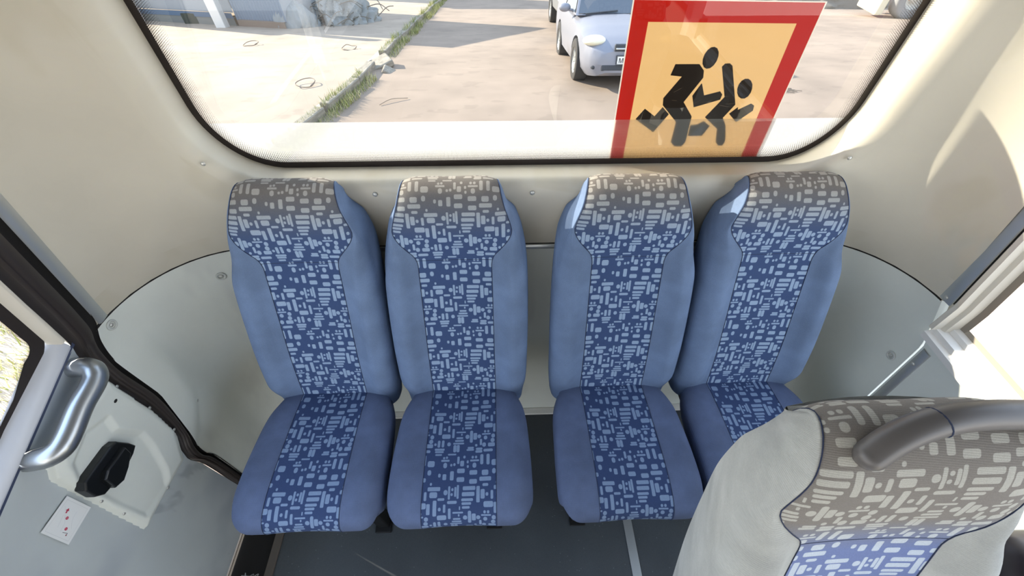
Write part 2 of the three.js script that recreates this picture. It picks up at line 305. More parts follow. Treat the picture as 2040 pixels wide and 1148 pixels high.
// floor, ceiling, the rest of the shell
{
  const fl = struct('floor');
  M.floor = std({ map: noiseMap(512, [70, 75, 79], (u, v) => { const n = fbm(u * 5, v * 5, 12, 5, 5), sp = hash(Math.round(u * 512), Math.round(v * 512), 77); return 0.86 + 0.28 * n + (sp > 0.9993 ? 0.9 : 0) + (sp - 0.5) * 0.08; }), roughness: 0.55 });
  part('vinyl', net(1, 1, (i, j) => { const x = i ? 1.3 : -0.855, z = j ? -0.84 : 5.5; return [x, 0, z, x, z]; }), M.floor, fl);
  part('base', box(2.5, 0.06, 6.6, 0.1, -0.07, 2.2), M.gap, fl);
  const ch = struct('trim_2');
  part('channel', box(0.19, 0.012, 2.2, -0.95, -0.012, 0.25), M.gap, ch);
  part('edge_strip', box(0.03, 0.008, 2.2, -0.868, 0.004, 0.25, 0.002), std({ color: '#5b544d', roughness: 0.7 }), ch);
  part('edge_wire', bar([-1.012, 0.004, -0.5], [-1.012, 0.004, 1.0], 0.002), std({ color: '#8a7d70', roughness: 0.5 }), ch);
  const st = struct('trim_1');
  part('aluminium_strip', box(0.034, 0.005, 1.1, 0.482, 0.0025, -0.14, 0.002), M.alu, st);
  const ce = struct('ceiling'); part('ceiling_panel', box(2.5, 0.04, 6.7, 0.1, 2.08, 2.2), M.trimGrey, ce);
  const wl = struct('wall_left'), wr = struct('wall_right'), wf = struct('wall_front');
  for (const [w, x] of [[wl, -1.10], [wr, 1.29]]) {
    const z0 = w === wl ? 0.55 : 0.75;
    const sl = w === wl ? 0.80 : 1.02; part('lower_panel', box(0.05, sl, 5.5 - z0, x, sl / 2 - 0.04, (5.5 + z0) / 2), M.trimGrey, w);  // unseen side panels, sill heights shaped for the light they let in
    part('header', box(0.10, 0.20, 5.5 - z0, x + (x < 0 ? 0.1 : -0.1), 1.98, (5.5 + z0) / 2), M.trimGrey, w);
    for (const z of [z0 + 0.05, 2.2, 3.6, 5.4]) part('post', box(0.08, 1.2, 0.09, x + (x < 0 ? 0.05 : -0.05), 1.3, z, 0.01), M.white, w);
  }
  part('lower_panel', box(2.5, 1.3, 0.05, 0.1, 0.62, 5.5), M.trimGrey, wf);  // unseen, raised to cut the light that reaches the low walls
  part('header', box(2.5, 0.2, 0.05, 0.1, 1.98, 5.5), M.trimGrey, wf);
  for (const x of [-1.05, 0.1, 1.25]) part('post', box(0.08, 1.05, 0.06, x, 1.37, 5.5), M.trimGrey, wf);
}

// ---------------------------------------------------------------- left door
const door = struct('door_1');
{
  // rubber seal between wall and door
  const O = zSealO, I = zSealI, K = O.length, cO = new THREE.CatmullRomCurve3(O.map(([y, z]) => V(0, y, z)), false, 'centripetal'), cI = new THREE.CatmullRomCurve3(I.map(([y, z]) => V(0, y, z)), false, 'centripetal');
  const prof = [[0, 0.004], [0.04, -0.012], [0.28, -0.014], [0.34, 0.010], [0.55, 0.016], [0.66, 0.010], [0.70, 0.004], [0.73, 0.012], [0.79, 0.002], [0.85, -0.006], [1, -0.004]];
  const seal = (k0, k1) => net(k1 - k0, 140, (i, j) => { const t = j / 140 * (K - 1) / (K - 1), a = cO.getPoint(t), b = cI.getPoint(t), [q, h] = prof[k0 + i], y = lerp(a.y, b.y, q), z = -lerp(a.z, b.z, q); return [XL(y) + h * 0.9, y, z]; });
  part('seal', seal(0, 3), M.gap, door); part('seal_bead', seal(3, 8), M.rubberRidge, door); part('seal_lip', seal(8, 10), M.rubber, door);
  const yr = (z) => 0.955 - 0.27 * (z + 0.60), yg = (z) => 1.0 - 0.30 * (z + 0.565);
  const DX = (y) => XL(y) - 0.002;
  part('door_panel', net(60, 50, (i, j) => { const y0 = j / 50, zi = -poly(zSealI, y0 * 0.955), z = lerp(zi, 0.55, i / 60), y = y0 * yr(Math.min(z, -0.05)); return [DX(y), y, lerp(-poly(zSealI, y), 0.55, i / 60), z, y]; }, true), M.doorPaint, door);
  part('window_rail_gap', net(20, 1, (i, j) => { const z = lerp(-0.605, 0.5, i / 20), y = yr(Math.min(z, -0.05)) + (j ? 0.008 : -0.002); return [-1.071 + 0.003, y, z]; }), std({ color: '#39425a', roughness: 0.5 }), door);
  part('window_rail', net(20, 3, (i, j) => { const z = lerp(-0.59, 0.5, i / 20), zc = Math.min(z, -0.05), t = [0, 0.25, 0.8, 1][j], y = lerp(yr(zc) + 0.008, yg(zc) + 0.008, t); return [[-1.068, -1.060, -1.078, -1.10][j] + 0.004, y, z]; }), std({ color: '#c3c6cc', roughness: 0.32 }), door);
  part('window_frame', net(2, 20, (i, j) => { const y = lerp(0.985, 2.05, j / 20), z = [-0.598, -0.588, -0.574][i]; return [XL(y) + [-0.004, 0.0, -0.02][i], y, z]; }, true), M.cream, door);
  // pane with its dark border
  const gx = (y) => XL(y) - 0.022;
  const zr = -0.565;
  const paneAt = (o) => (i, j) => { const z = lerp(zr - 0.012, 0.5, i / 40), y = lerp(yg(Math.min(z, -0.05)) - 0.01, 1.95, j / 10); return [gx(y) + o, y, z]; };
  part('glass', net(40, 10, paneAt(0)), M.sideGlass, door);
  const edge = []; // rounded lower rear corner of the clear area, walked from top to front
  for (let k = 0; k <= 12; k++) edge.push([lerp(1.95, yg(zr) + 0.05, k / 12), zr]);
  for (let k = 1; k <= 10; k++) { const a = k / 10 * Math.PI / 2; edge.push([yg(zr) + 0.05 - 0.045 * Math.sin(a), zr + 0.045 * (1 - Math.cos(a))]); }
  for (let k = 1; k <= 16; k++) { const z = lerp(zr + 0.05, 0.5, k / 16); edge.push([yg(Math.min(z, -0.05)), z]); }
  const outw = (k) => { const a = edge[Math.max(0, k - 1)], b = edge[Math.min(edge.length - 1, k + 1)], ty = b[0] - a[0], tz = b[1] - a[1], l = Math.hypot(ty, tz); return [tz / l, -ty / l]; };
  const borderNet = (o0, o1, dx) => { let s = 0; return net(edge.length - 1, 1, (i, j) => { const n = outw(i), o = j ? o1 : o0; if (i && !j) s += Math.hypot(edge[i][0] - edge[i - 1][0], edge[i][1] - edge[i - 1][1]); const y = edge[i][0] + n[0] * o, z = edge[i][1] + n[1] * o; edge[i].s ??= s; return [gx(y) + dx, y, z, Math.round(edge[i].s * 1000) / 8.8, j]; }); };
  part('border', borderNet(-0.02, 0.016, 0.003), M.fritSolid, door);
  part('border_dots', borderNet(0.0155, 0.03, 0.003), M.frit, door);
  // rails that close the unseen upper part of the door
  part('door_header', box(0.06, 0.14, 1.25, -0.90, 2.0, -0.06), M.white, door);
  part('door_post', box(0.06, 0.95, 0.06, -1.0, 1.40, 0.53, 0.01), M.white, door);

  // moulded cover plate around the latch: a relief of the panel
  const sd = (pts, py, pz) => { let d = 1e9, ins = false; for (let i = 0, j = pts.length - 1; i < pts.length; j = i++) { const [ay, az] = pts[j], [by, bz] = pts[i], ey = by - ay, ez = bz - az, t = clamp(((py - ay) * ey + (pz - az) * ez) / (ey * ey + ez * ez), 0, 1); d = Math.min(d, Math.hypot(py - ay - ey * t, pz - az - ez * t)); if ((az > pz) !== (bz > pz) && py < (by - ay) * (pz - az) / (bz - az) + ay) ins = !ins; } return ins ? -d : d; };
  const plate = [[0.845, -0.585], [0.66, -0.575], [0.545, -0.562], [0.49, -0.522], [0.445, -0.49], [0.458, -0.395], [0.465, -0.285], [0.57, -0.297], [0.655, -0.308], [0.80, -0.325], [0.86, -0.37]];
  const pocket = [[0.775, -0.485], [0.735, -0.468], [0.70, -0.475], [0.655, -0.49], [0.60, -0.475], [0.515, -0.435], [0.475, -0.40], [0.50, -0.318], [0.60, -0.322], [0.66, -0.33], [0.735, -0.335], [0.785, -0.37], [0.80, -0.44]];
  part('cover_plate', net(110, 130, (i, j) => { const z = lerp(-0.61, -0.26, i / 110), y = lerp(0.42, 0.88, j / 130), d = sd(plate, y, z), e = sd(pocket, y, z), inD = -z < poly(zSealI, y) - 0.004 ? 1 : 0; const h = (0.010 * (1 - ss(-0.008, 0.0, d)) - 0.004 * (d > 0.002 ? 1 : 0)) * 1 + (d < 0 ? 0.010 * (1 - ss(-0.07, -0.01, d) * 0) * ss(-0.006, 0.014, e) * (1 - ss(-0.03, 0, d)) : 0); return [DX(y) + (inD ? h : -0.02), y, z, z, y]; }), M.panelLow, door);
  for (const [y, z] of [[0.796, -0.570], [0.667, -0.566], [0.545, -0.549], [0.501, -0.513], [0.46, -0.470], [0.462, -0.399], [0.476, -0.300], [0.570, -0.305], [0.656, -0.316], [0.782, -0.338], [0.733, -0.504]]) fastener(door, [DX(y) + 0.010, y, z], [1, 0, 0], 0.0052, M.screw, 'screw');
  part('lock_hole', new THREE.SphereGeometry(0.007, 10, 8).scale(0.5, 0.7, 1).translate(DX(0.796) + 0.019, 0.785, -0.533), M.gap, door);
  // grab handle
  part('grab_handle', tube([[-1.068, 0.918, -0.560], [-1.035, 0.925, -0.556], [-1.012, 0.922, -0.548], [-1.003, 0.914, -0.530], [-1.002, 0.905, -0.46], [-1.002, 0.889, -0.395], [-1.006, 0.884, -0.372], [-1.022, 0.880, -0.356], [-1.042, 0.877, -0.351], [-1.068, 0.872, -0.349]], 0.0245, 70, 16), M.satin, door);
  // black latch
  const lt = new THREE.Shape(); [[-0.450, 0.690], [-0.440, 0.727], [-0.425, 0.735], [-0.335, 0.748], [-0.322, 0.735], [-0.318, 0.700], [-0.328, 0.680], [-0.350, 0.672], [-0.375, 0.664], [-0.405, 0.660], [-0.435, 0.662], [-0.452, 0.668]].forEach((p, k) => (k ? lt.lineTo(-p[0], p[1]) : lt.moveTo(-p[0], p[1])));
  const ext = new THREE.ExtrudeGeometry(lt, { depth: 0.018, bevelEnabled: true, bevelThickness: 0.006, bevelSize: 0.004, bevelSegments: 3 }).rotateY(Math.PI / 2).translate(DX(0.7) + 0.008, 0, 0);
  const latch = part('latch', ext, M.blackPlastic, door);
  const lv = new THREE.Shape(); [[0.345, 0.676], [0.352, 0.715], [0.37, 0.722], [0.405, 0.715], [0.43, 0.712], [0.425, 0.688], [0.395, 0.672], [0.365, 0.664]].forEach((p, k) => (k ? lv.lineTo(...p) : lv.moveTo(...p)));
  part('lever', new THREE.ExtrudeGeometry(lv, { depth: 0.010, bevelEnabled: true, bevelThickness: 0.004, bevelSize: 0.003, bevelSegments: 2 }).rotateY(Math.PI / 2).translate(DX(0.7) + 0.034, 0, 0), M.blackPlastic, latch);
}
// printed label on the door
{
  const q = [[0.747, -0.306], [0.670, -0.298], [0.673, -0.215], [0.756, -0.226]], art = canvas(256, 256, (c) => {
    c.fillStyle = '#e6e8e6'; c.fillRect(0, 0, 256, 256); c.strokeStyle = '#c9cdcc'; c.lineWidth = 1.5; c.strokeRect(18, 22, 220, 212); c.beginPath(); c.moveTo(60, 40); c.lineTo(150, 120); c.lineTo(205, 130); c.moveTo(110, 70); c.lineTo(190, 90); c.moveTo(60, 160); c.quadraticCurveTo(120, 150, 165, 200); c.stroke();
    c.fillStyle = '#b5354f'; c.beginPath(); c.moveTo(60, 78); c.lineTo(80, 62); c.lineTo(79, 71); c.lineTo(96, 74); c.lineTo(94, 84); c.lineTo(78, 82); c.lineTo(77, 92); c.fill();
    for (const [x, y] of [[118, 112], [178, 158]]) { c.fillStyle = '#b5354f'; c.beginPath(); c.arc(x, y, 11, 0, 7); c.fill(); c.strokeStyle = '#f2dfe0'; c.lineWidth = 2; c.beginPath(); c.moveTo(x - 5, y - 4); c.lineTo(x + 5, y + 4); c.stroke(); }
    c.strokeStyle = '#4a4d4e'; c.lineWidth = 3; c.beginPath(); c.moveTo(205, 150); c.lineTo(198, 190); c.lineTo(214, 192); c.stroke(); c.fillStyle = '#7a2c36'; c.fillRect(206, 184, 10, 9);
  });
  const lab = thing('sticker', 'small white pictogram sticker with three red marks on the grey door below the black latch', 'sticker', [0, 0, 0]);
  part('paper', net(1, 1, (i, j) => { const p = i ? (j ? q[1] : q[2]) : (j ? q[0] : q[3]); return [XL(p[0]) + 0.003, p[0], p[1], 1 - j, i ? 0 : 1]; }), std({ map: art, roughness: 0.5 }), lab);
}

// ---------------------------------------------------------------- right side
{
  const wr = struct('wall_right');
  const zr = (y) => -poly(zRight, y);
  part('trim_strip', net(4, 30, (i, j) => { const y = lerp(0.938, 2.05, j / 30), z = [-0.714, -0.712, -0.694, -0.676, -0.674][i] - lean(y); return [XR(y) - [0, 0.004, 0.006, 0.004, 0][i], y, z]; }), M.alu, wr);
  part('post_gap', net(1, 10, (i, j) => { const y = lerp(0.945, 2.05, j / 10); return [XR(y) + 0.004, y, (i ? -0.664 : -0.676) - lean(y)]; }), M.gap, wr);
  part('quarter_edge', net(1, 30, (i, j) => { const y = lerp(0, 0.93, j / 30); return [XR(y) + (i ? 0.02 : 0), y, zr(y) + (i ? 0.006 : -0.001)]; }), M.panelLow, wr);
  part('side_panel', net(30, 30, (i, j) => { const y = lerp(0, 0.83, j / 30), z = lerp(zr(y) + 0.004, 0.8, i / 30); return [XR(y) + 0.002, y, z, z, y]; }), M.panelLow, wr);
  part('edge_strip', net(4, 30, (i, j) => { const y = lerp(0.02, 0.80, j / 30), z = zr(y) + [0.010, 0.012, 0.024, 0.036, 0.038][i]; return [XR(y) + 0.002 - [0, 0.005, 0.006, 0.005, 0][i], y, z]; }), M.alu, wr);
  for (const [y, dz] of [[0.55, 0.024], [0.745, 0.024], [0.28, 0.024]]) fastener(wr, [XR(y) - 0.004, y, zr(y) + dz], [-1, 0, 0], 0.006, M.screw);
  fastener(wr, [XR(0.95) - 0.006, 0.95, -0.696], [-1, 0, 0], 0.006, M.screw);
  const w2 = struct('window_2');
  const sill = [[0.0, 0.822], [-0.016, 0.826], [-0.018, 0.846], [-0.004, 0.851], [-0.003, 0.866], [0.020, 0.870], [0.022, 0.884], [0.034, 0.890], [0.05, 0.892]];
  const g = []; for (let k = 0; k < sill.length - 1; k++) g.push(net(1, 1, (i, j) => { const p = sill[k + j]; return [1.26 + p[0], p[1], i ? 0.78 : -0.655]; }, true));
  part('sill', g, M.white, w2);
  const jamb = [[-0.001, -0.668], [-0.012, -0.660], [-0.012, -0.648], [0.008, -0.645], [0.012, -0.634], [0.035, -0.628], [0.05, -0.626]];
  const g2 = []; for (let k = 0; k < jamb.length - 1; k++) g2.push(net(1, 12, (i, j) => { const y = lerp(0.862, 2.04, j / 12), p = jamb[k + i]; return [XR(y) + p[0], y, p[1] - lean(y)]; }));
  part('jamb', g2, M.cream, w2);
  part('glass', net(1, 8, (i, j) => { const y = lerp(0.885, 1.85, j / 8); return [XR(y) + 0.042, y, i ? 0.78 : -0.64 - lean(y)]; }), M.sideGlass, w2);
  part('gasket', net(1, 12, (i, j) => { const y = lerp(0.89, 1.85, j / 12); return [XR(y) + (i ? 0.036 : 0.033), y, (i ? -0.612 : -0.630) - lean(y)]; }), std({ color: '#8e8578', roughness: 0.6 }), w2);
  part('gasket', net(12, 1, (i, j) => [1.26 + 0.035, j ? 0.905 : 0.888, lerp(-0.62, 0.78, i / 12)]), std({ color: '#a69c8c', roughness: 0.6 }), w2);
  part('header', box(0.06, 0.24, 1.5, 1.02, 1.95, 0.05), M.white, w2);
}

// ---------------------------------------------------------------- seats
// a padded surface: front line of [half width, y, z], a core line behind it, b(s, w) = half width of the printed middle, bol(s) = height of the side bolsters
function pad(front, core, b, bol, rc, n = 64, ufun, turn = 1) {
  const bodyHead = (y) => (turn > 0 ? ss(1.03, 1.10, y) : 0);
  const c = new THREE.CatmullRomCurve3(front.map((q) => V(...q)), false, 'centripetal'), pts = c.getPoints(n * 3), k = new THREE.CatmullRomCurve3(core.map((q) => V(0, ...q)), false, 'centripetal');
  const rows = []; { // even steps along the (y, z) line
    const acc = [0]; for (let i = 1; i < pts.length; i++) acc.push(acc[i - 1] + Math.hypot(pts[i].y - pts[i - 1].y, pts[i].z - pts[i - 1].z));
    const L = acc[acc.length - 1]; for (let r = 0; r <= n; r++) { const s = L * r / n; let i = 1; while (i < pts.length - 1 && acc[i] < s) i++; const t = (s - acc[i - 1]) / Math.max(1e-9, acc[i] - acc[i - 1]); rows.push({ s, p: pts[i - 1].clone().lerp(pts[i], clamp(t, 0, 1)) }); }
    for (let r = 0; r <= n; r++) { const a = rows[Math.max(0, r - 1)].p, d = rows[Math.min(n, r + 1)].p, ty = d.y - a.y, tz = d.z - a.z, l = Math.hypot(ty, tz) || 1; rows[r].n = [-tz / l * turn, ty / l * turn]; rows[r].c = k.getPoint(r / n); rows[r].u = r / n; }
  }
  const at = (r, x) => { // point of the face at row r, across x
    const { p, n: N, s } = rows[r], w = p.x, B = b(s, w, p.y), ax = Math.abs(x); let h = -0.004 * (1 - Math.pow(Math.min(1, ax / B), 2));
    const hd = bodyHead(p.y); if (ax > B) { const q = (ax - B) / (w - B), R1 = Math.min(rc, (w - B) * 0.9); h = bol(s, p.y) * ss(0, 0.55, q) - 0.013 * hd; if (q > 0.5) { const e = (q - 0.5) / 0.5; h -= R1 * (1 - Math.sqrt(Math.max(0, 1 - e * e))); } }
    else h -= 0.013 * hd * Math.pow(ax / B, 6);
    return [x, p.y + N[0] * h, p.z + N[1] * h];
  };
  const mid = net(28, n, (i, r) => { const B = b(rows[r].s, rows[r].p.x, rows[r].p.y), x = lerp(-B, B, i / 28), q = at(r, x); return [...q, ...ufun(x, rows[r].s)]; });
  const sides = []; for (const sg of [-1, 1]) sides.push(net(18, n, (i, r) => {
    const w = rows[r].p.x, B = b(rows[r].s, w, rows[r].p.y); let q, u;
    if (i <= 12) { const e = i / 12, f = 1 - Math.pow(1 - e, 1.6), x = lerp(B, w, f); q = at(r, sg * x); u = x; }
    else { const e = (i - 12) / 6, a = at(r, sg * w), cc = rows[r].c; q = [lerp(a[0], sg * w * (0.96 + 0.035 * bodyHead(rows[r].p.y)), e) + sg * 0.006 * Math.sin(e * Math.PI), lerp(a[1], cc.y, e), lerp(a[2], cc.z, e)]; u = w + e * 0.1; }
    return [...q, sg * u, rows[r].s];
  }, sg < 0));
  const back = net(8, n, (i, r) => { const w = rows[r].p.x * (0.96 + 0.035 * bodyHead(rows[r].p.y)), cc = rows[r].c; return [lerp(-w, w, i / 8), cc.y, cc.z - 0.012 * (1 - Math.pow(i / 4 - 1, 2))]; }, true);
  const line = (sg) => { const o = []; for (let r = 0; r <= n; r += 2) { const B = b(rows[r].s, rows[r].p.x, rows[r].p.y), q = at(r, sg * B); o.push([q[0], q[1] + rows[r].n[0] * 0.0006, q[2] + rows[r].n[1] * 0.0006]); } return o; };
  const across = (y) => { let r = 0; while (r < n && rows[r].p.y < y) r++; const B = b(rows[r].s, rows[r].p.x, rows[r].p.y), o = []; for (let i = 0; i <= 12; i++) o.push(at(r, lerp(-B, B, i / 12))); return o; };
  const end = (r) => net(24, 1, (i, j) => { const w = rows[r].p.x, x = lerp(-w, w, i / 24), q = at(r, x), cc = rows[r].c; return j ? [x * (0.96 + 0.035 * bodyHead(rows[r].p.y)), cc.y, cc.z] : q; });
  return { mid, sides: merge(sides), back, line, across, ends: [end(0), end(n)] };
}
const backPad = pad(
  [[0.196, 0.490, 0.020], [0.204, 0.561, 0.0], [0.209, 0.70, -0.046], [0.209, 0.85, -0.108], [0.204, 0.95, -0.150], [0.194, 1.005, -0.171], [0.181, 1.06, -0.180], [0.160, 1.12, -0.194], [0.148, 1.155, -0.208], [0.140, 1.181, -0.230], [0.135, 1.198, -0.254], [0.131, 1.205, -0.279], [0.128, 1.198, -0.303], [0.126, 1.174, -0.320], [0.125, 1.145, -0.328]],
  [[0.480, -0.085], [0.70, -0.165], [0.85, -0.22], [1.00, -0.268], [1.08, -0.298], [1.12, -0.313], [1.142, -0.324]],
  (s, w, y) => lerp(0.104, w * 0.965, s > 0.66 ? 1 : ss(0.998, 1.105, y)), (s, y) => 0.036 * ss(0.52, 0.62, y) * (1 - ss(0.94, 1.09, y)), 0.05, 72, (x, s) => [(x + 0.23) / 0.46, s / 0.95]);
const cushPad = pad(
  [[0.160, 0.535, -0.06], [0.172, 0.555, -0.01], [0.198, 0.570, 0.07], [0.207, 0.583, 0.18], [0.209, 0.590, 0.28], [0.208, 0.586, 0.345], [0.203, 0.570, 0.385], [0.197, 0.542, 0.403], [0.192, 0.510, 0.400], [0.186, 0.488, 0.385]],
  [[0.478, -0.06], [0.478, 0.05], [0.478, 0.20], [0.478, 0.30], [0.478, 0.34], [0.478, 0.36]],
  () => 0.104, (s) => 0.008 * ss(0.05, 0.15, s) * (1 - ss(0.36, 0.44, s)), 0.045, 60, (x, s) => [(x + 0.12) / 0.24, 1 - s / 0.66], -1);
function makeSeat(name, label, cloth, lift, legs, group) {
  const t = thing(name, label, 'seat', [0, 0, 0], group);
  const Y = (g) => g.clone().translate(0, lift, 0);
  part('backrest', [Y(backPad.sides), Y(backPad.ends[0])], cloth.plain, t);
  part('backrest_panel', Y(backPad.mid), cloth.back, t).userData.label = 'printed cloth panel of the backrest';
  part('back_cover', [Y(backPad.back), Y(backPad.ends[1])], cloth.plain, t);
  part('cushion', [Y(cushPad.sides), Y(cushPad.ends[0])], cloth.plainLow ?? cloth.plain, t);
  part('cushion_panel', [Y(cushPad.mid)], cloth.cushion, t).userData.label = 'printed cloth panel of the cushion';
  for (const sg of [-1, 1]) { part('seam', Y(tube(backPad.line(sg), 0.0009, 70, 5)), M.seam, t); part('seam', Y(tube(cushPad.line(sg), 0.0008, 60, 5)), M.seam, t); }
  part('seam', Y(tube(backPad.across(1.005), 0.0007, 16, 5)), M.seam, t);
  part('base_pan', [Y(cushPad.back), Y(box(0.34, 0.025, 0.36, 0, 0.468, 0.15, 0.006))], M.shell, t);
  for (const [x, z] of legs) { const h = 0.462 + lift; part('leg', [box(0.045, h, 0.045, x, h / 2, z, 0.006), box(0.06, 0.012, 0.08, x, 0.006, z, 0.003)], M.darkSteel, t); }
  for (const x of [-0.12, 0.12]) part('back_bracket', Y(bar([x, 0.46, -0.02], [x, 0.62, -0.12], 0.012)), M.darkSteel, t);
  return t;
}
const ROW = 'blue seats of the rear row';
const LEGS = [[0.085, 0.275], [0, 0.02]];
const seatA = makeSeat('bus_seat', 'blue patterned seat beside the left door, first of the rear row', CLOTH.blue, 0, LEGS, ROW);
seatA.position.set(-0.557, 0, -0.653);
[[-0.127, 'blue patterned seat second from the left door, with its headrest sunlit along the top'], [0.368, 'blue patterned seat under the yellow sign, one side of its headrest brightly sunlit'], [0.803, 'blue patterned seat at the right end of the rear row, behind the near seat']].forEach(([x, label]) => {
  const c = seatA.clone(); c.name = numbered('bus_seat'); c.userData = { ...seatA.userData, label }; c.position.set(x, 0, -0.653); scene.add(c); if (x === 0.368) c.children.find((m) => m.name === 'leg').position.x = -0.17;
});
{ // near seat with its grab handle
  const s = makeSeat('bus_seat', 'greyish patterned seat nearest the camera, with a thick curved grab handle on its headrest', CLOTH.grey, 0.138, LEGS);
  s.position.set(0.545, 0, 0.076); s.scale.x = 1.06;
  part('grab_handle', tube([[-0.088, 1.328, -0.236], [-0.070, 1.344, -0.246], [-0.042, 1.358, -0.256], [0.0, 1.368, -0.264], [0.06, 1.370, -0.266], [0.115, 1.364, -0.262], [0.142, 1.344, -0.252], [0.147, 1.315, -0.244]], 0.018, 60, 16), M.greyHandle, s);
  part('handle_collar', new THREE.TorusGeometry(0.0176, 0.0012, 6, 24).applyQuaternion(new THREE.Quaternion().setFromUnitVectors(V(0, 0, 1), V(0.95, 0.25, -0.2).normalize())).translate(-0.018, 1.3645, -0.2612), M.seam, s);
  const a = thing('dark_pad', 'black rounded pad of unclear purpose just right of the grey near seat', 'dark_pad', [0.845, 0, 0.02]);  // unidentified dark shape, built as a black pad
  part('pad', box(0.22, 0.26, 0.34, 0.05, 0.955, 0.03, 0.06), std({ color: '#241f26', roughness: 0.4 }), a);
  part('post', [box(0.035, 0.84, 0.05, 0, 0.42, 0.08, 0.008), box(0.09, 0.012, 0.12, 0, 0.006, 0.08)], M.darkSteel, a);
}
{ // loose bits on and under the row
  const f = thing('foam_scrap', 'tiny white crumb sticking out below the third seat cushion', 'scrap', [0.23, 0.478, -0.268]);
  part('crumb', new THREE.IcosahedronGeometry(0.005, 1), M.white, f);
  const b = thing('plastic_wrap', 'crumpled clear plastic scrap in the black channel by the door', 'litter', [-0.93, 0.002, -0.20]);
  const r = rng(5); for (let k = 0; k < 4; k++) { const p = []; for (let i = 0; i < 6; i++) p.push([(r() - 0.5) * 0.06, 0.004 + r() * 0.018, (r() - 0.5) * 0.05]); part('strand', tube(p, 0.0012, 24, 5), M.steel, b); }
}

// ---------------------------------------------------------------- warning sign on the rear glass
{
  const P = {
    t1: [[0.298,0.331],[0.430,0.330],[0.464,0.365],[0.473,0.405],[0.398,0.558],[0.473,0.654],[0.481,0.835],[0.465,0.866],[0.421,0.866],[0.392,0.835],[0.389,0.688],[0.283,0.576],[0.276,0.532],[0.355,0.397],[0.286,0.390]],
    f1: [[0.136,0.668],[0.177,0.604],[0.246,0.655],[0.283,0.594],[0.327,0.638],[0.258,0.758]],
    a1: [[0.477,0.444],[0.511,0.518],[0.600,0.492],[0.617,0.511],[0.615,0.540],[0.473,0.588],[0.446,0.517]],
    t2: [[0.567,0.342],[0.577,0.327],[0.602,0.325],[0.620,0.338],[0.718,0.574],[0.670,0.664],[0.705,0.719],[0.739,0.829],[0.732,0.864],[0.708,0.864],[0.684,0.835],[0.663,0.740],[0.564,0.658],[0.642,0.525]],
    f2: [[0.491,0.788],[0.487,0.714],[0.524,0.711],[0.559,0.687],[0.604,0.721],[0.576,0.788]],
    a2: [[0.742,0.596],[0.746,0.614],[0.815,0.571],[0.836,0.583],[0.841,0.614],[0.766,0.690],[0.707,0.635]],
    h1: [[0.522,0.283],[0.521,0.309],[0.512,0.332],[0.498,0.347],[0.480,0.351],[0.464,0.343],[0.451,0.325],[0.445,0.300],[0.447,0.274],[0.456,0.252],[0.470,0.238],[0.487,0.235],[0.503,0.242],[0.516,0.260]],
    h2: [[0.783,0.472],[0.784,0.498],[0.777,0.520],[0.762,0.532],[0.743,0.532],[0.724,0.520],[0.709,0.498],[0.700,0.472],[0.700,0.446],[0.708,0.426],[0.723,0.415],[0.741,0.415],[0.759,0.426],[0.775,0.447]],
  };
  const art = canvas(1024, 1024, (c, W) => {
    c.fillStyle = '#d9cfc2'; c.fillRect(0, 0, W, W); c.fillStyle = '#a51406'; c.fillRect(8, 6, W - 16, W);
    c.fillStyle = '#d6ae74'; c.fillRect(0.098 * W, 0.108 * W, 0.79 * W, W);
    c.fillStyle = '#1d1712'; c.strokeStyle = '#1d1712'; c.lineWidth = 6; c.lineJoin = 'round';
    for (const pts of Object.values(P)) { c.beginPath(); pts.forEach((q, i) => (i ? c.lineTo(q[0] * W, q[1] * W) : c.moveTo(q[0] * W, q[1] * W))); c.closePath(); c.fill(); c.stroke(); }
    const r = rng(3); c.strokeStyle = 'rgba(200,180,150,0.45)'; c.lineWidth = 1.6;
    for (let k = 0; k < 26; k++) { const x = (0.3 + r() * 0.42) * W, y = (0.33 + r() * 0.4) * W, a = -0.7 + r() * 0.9, l = 10 + r() * 60; c.beginPath(); c.moveTo(x, y); c.lineTo(x + Math.cos(a) * l, y + Math.sin(a) * l); c.stroke(); }
  });
  const s = thing('warning_sign', 'square yellow sign with a red border and two black running figures on the rear window', 'sign', [0, 0, 0]);
  const cor = [[0.306, 1.566], [0.748, 1.560], [0.770, 1.150], [0.325, 1.150]]; // corners on the pane
  const mat = new THREE.MeshPhysicalMaterial({ map: art, roughness: 0.95, transmission: 0.5, thickness: 0, side: THREE.DoubleSide });
  part('printed_film', net(8, 8, (i, j) => { const u = i / 8, v = j / 8, x = lerp(lerp(cor[0][0], cor[1][0], u), lerp(cor[3][0], cor[2][0], u), v), y = lerp(lerp(cor[0][1], cor[1][1], u), lerp(cor[3][1], cor[2][1], u), v); return [x, y, GZ - 0.004, u, 1 - v]; }), mat, s);
}

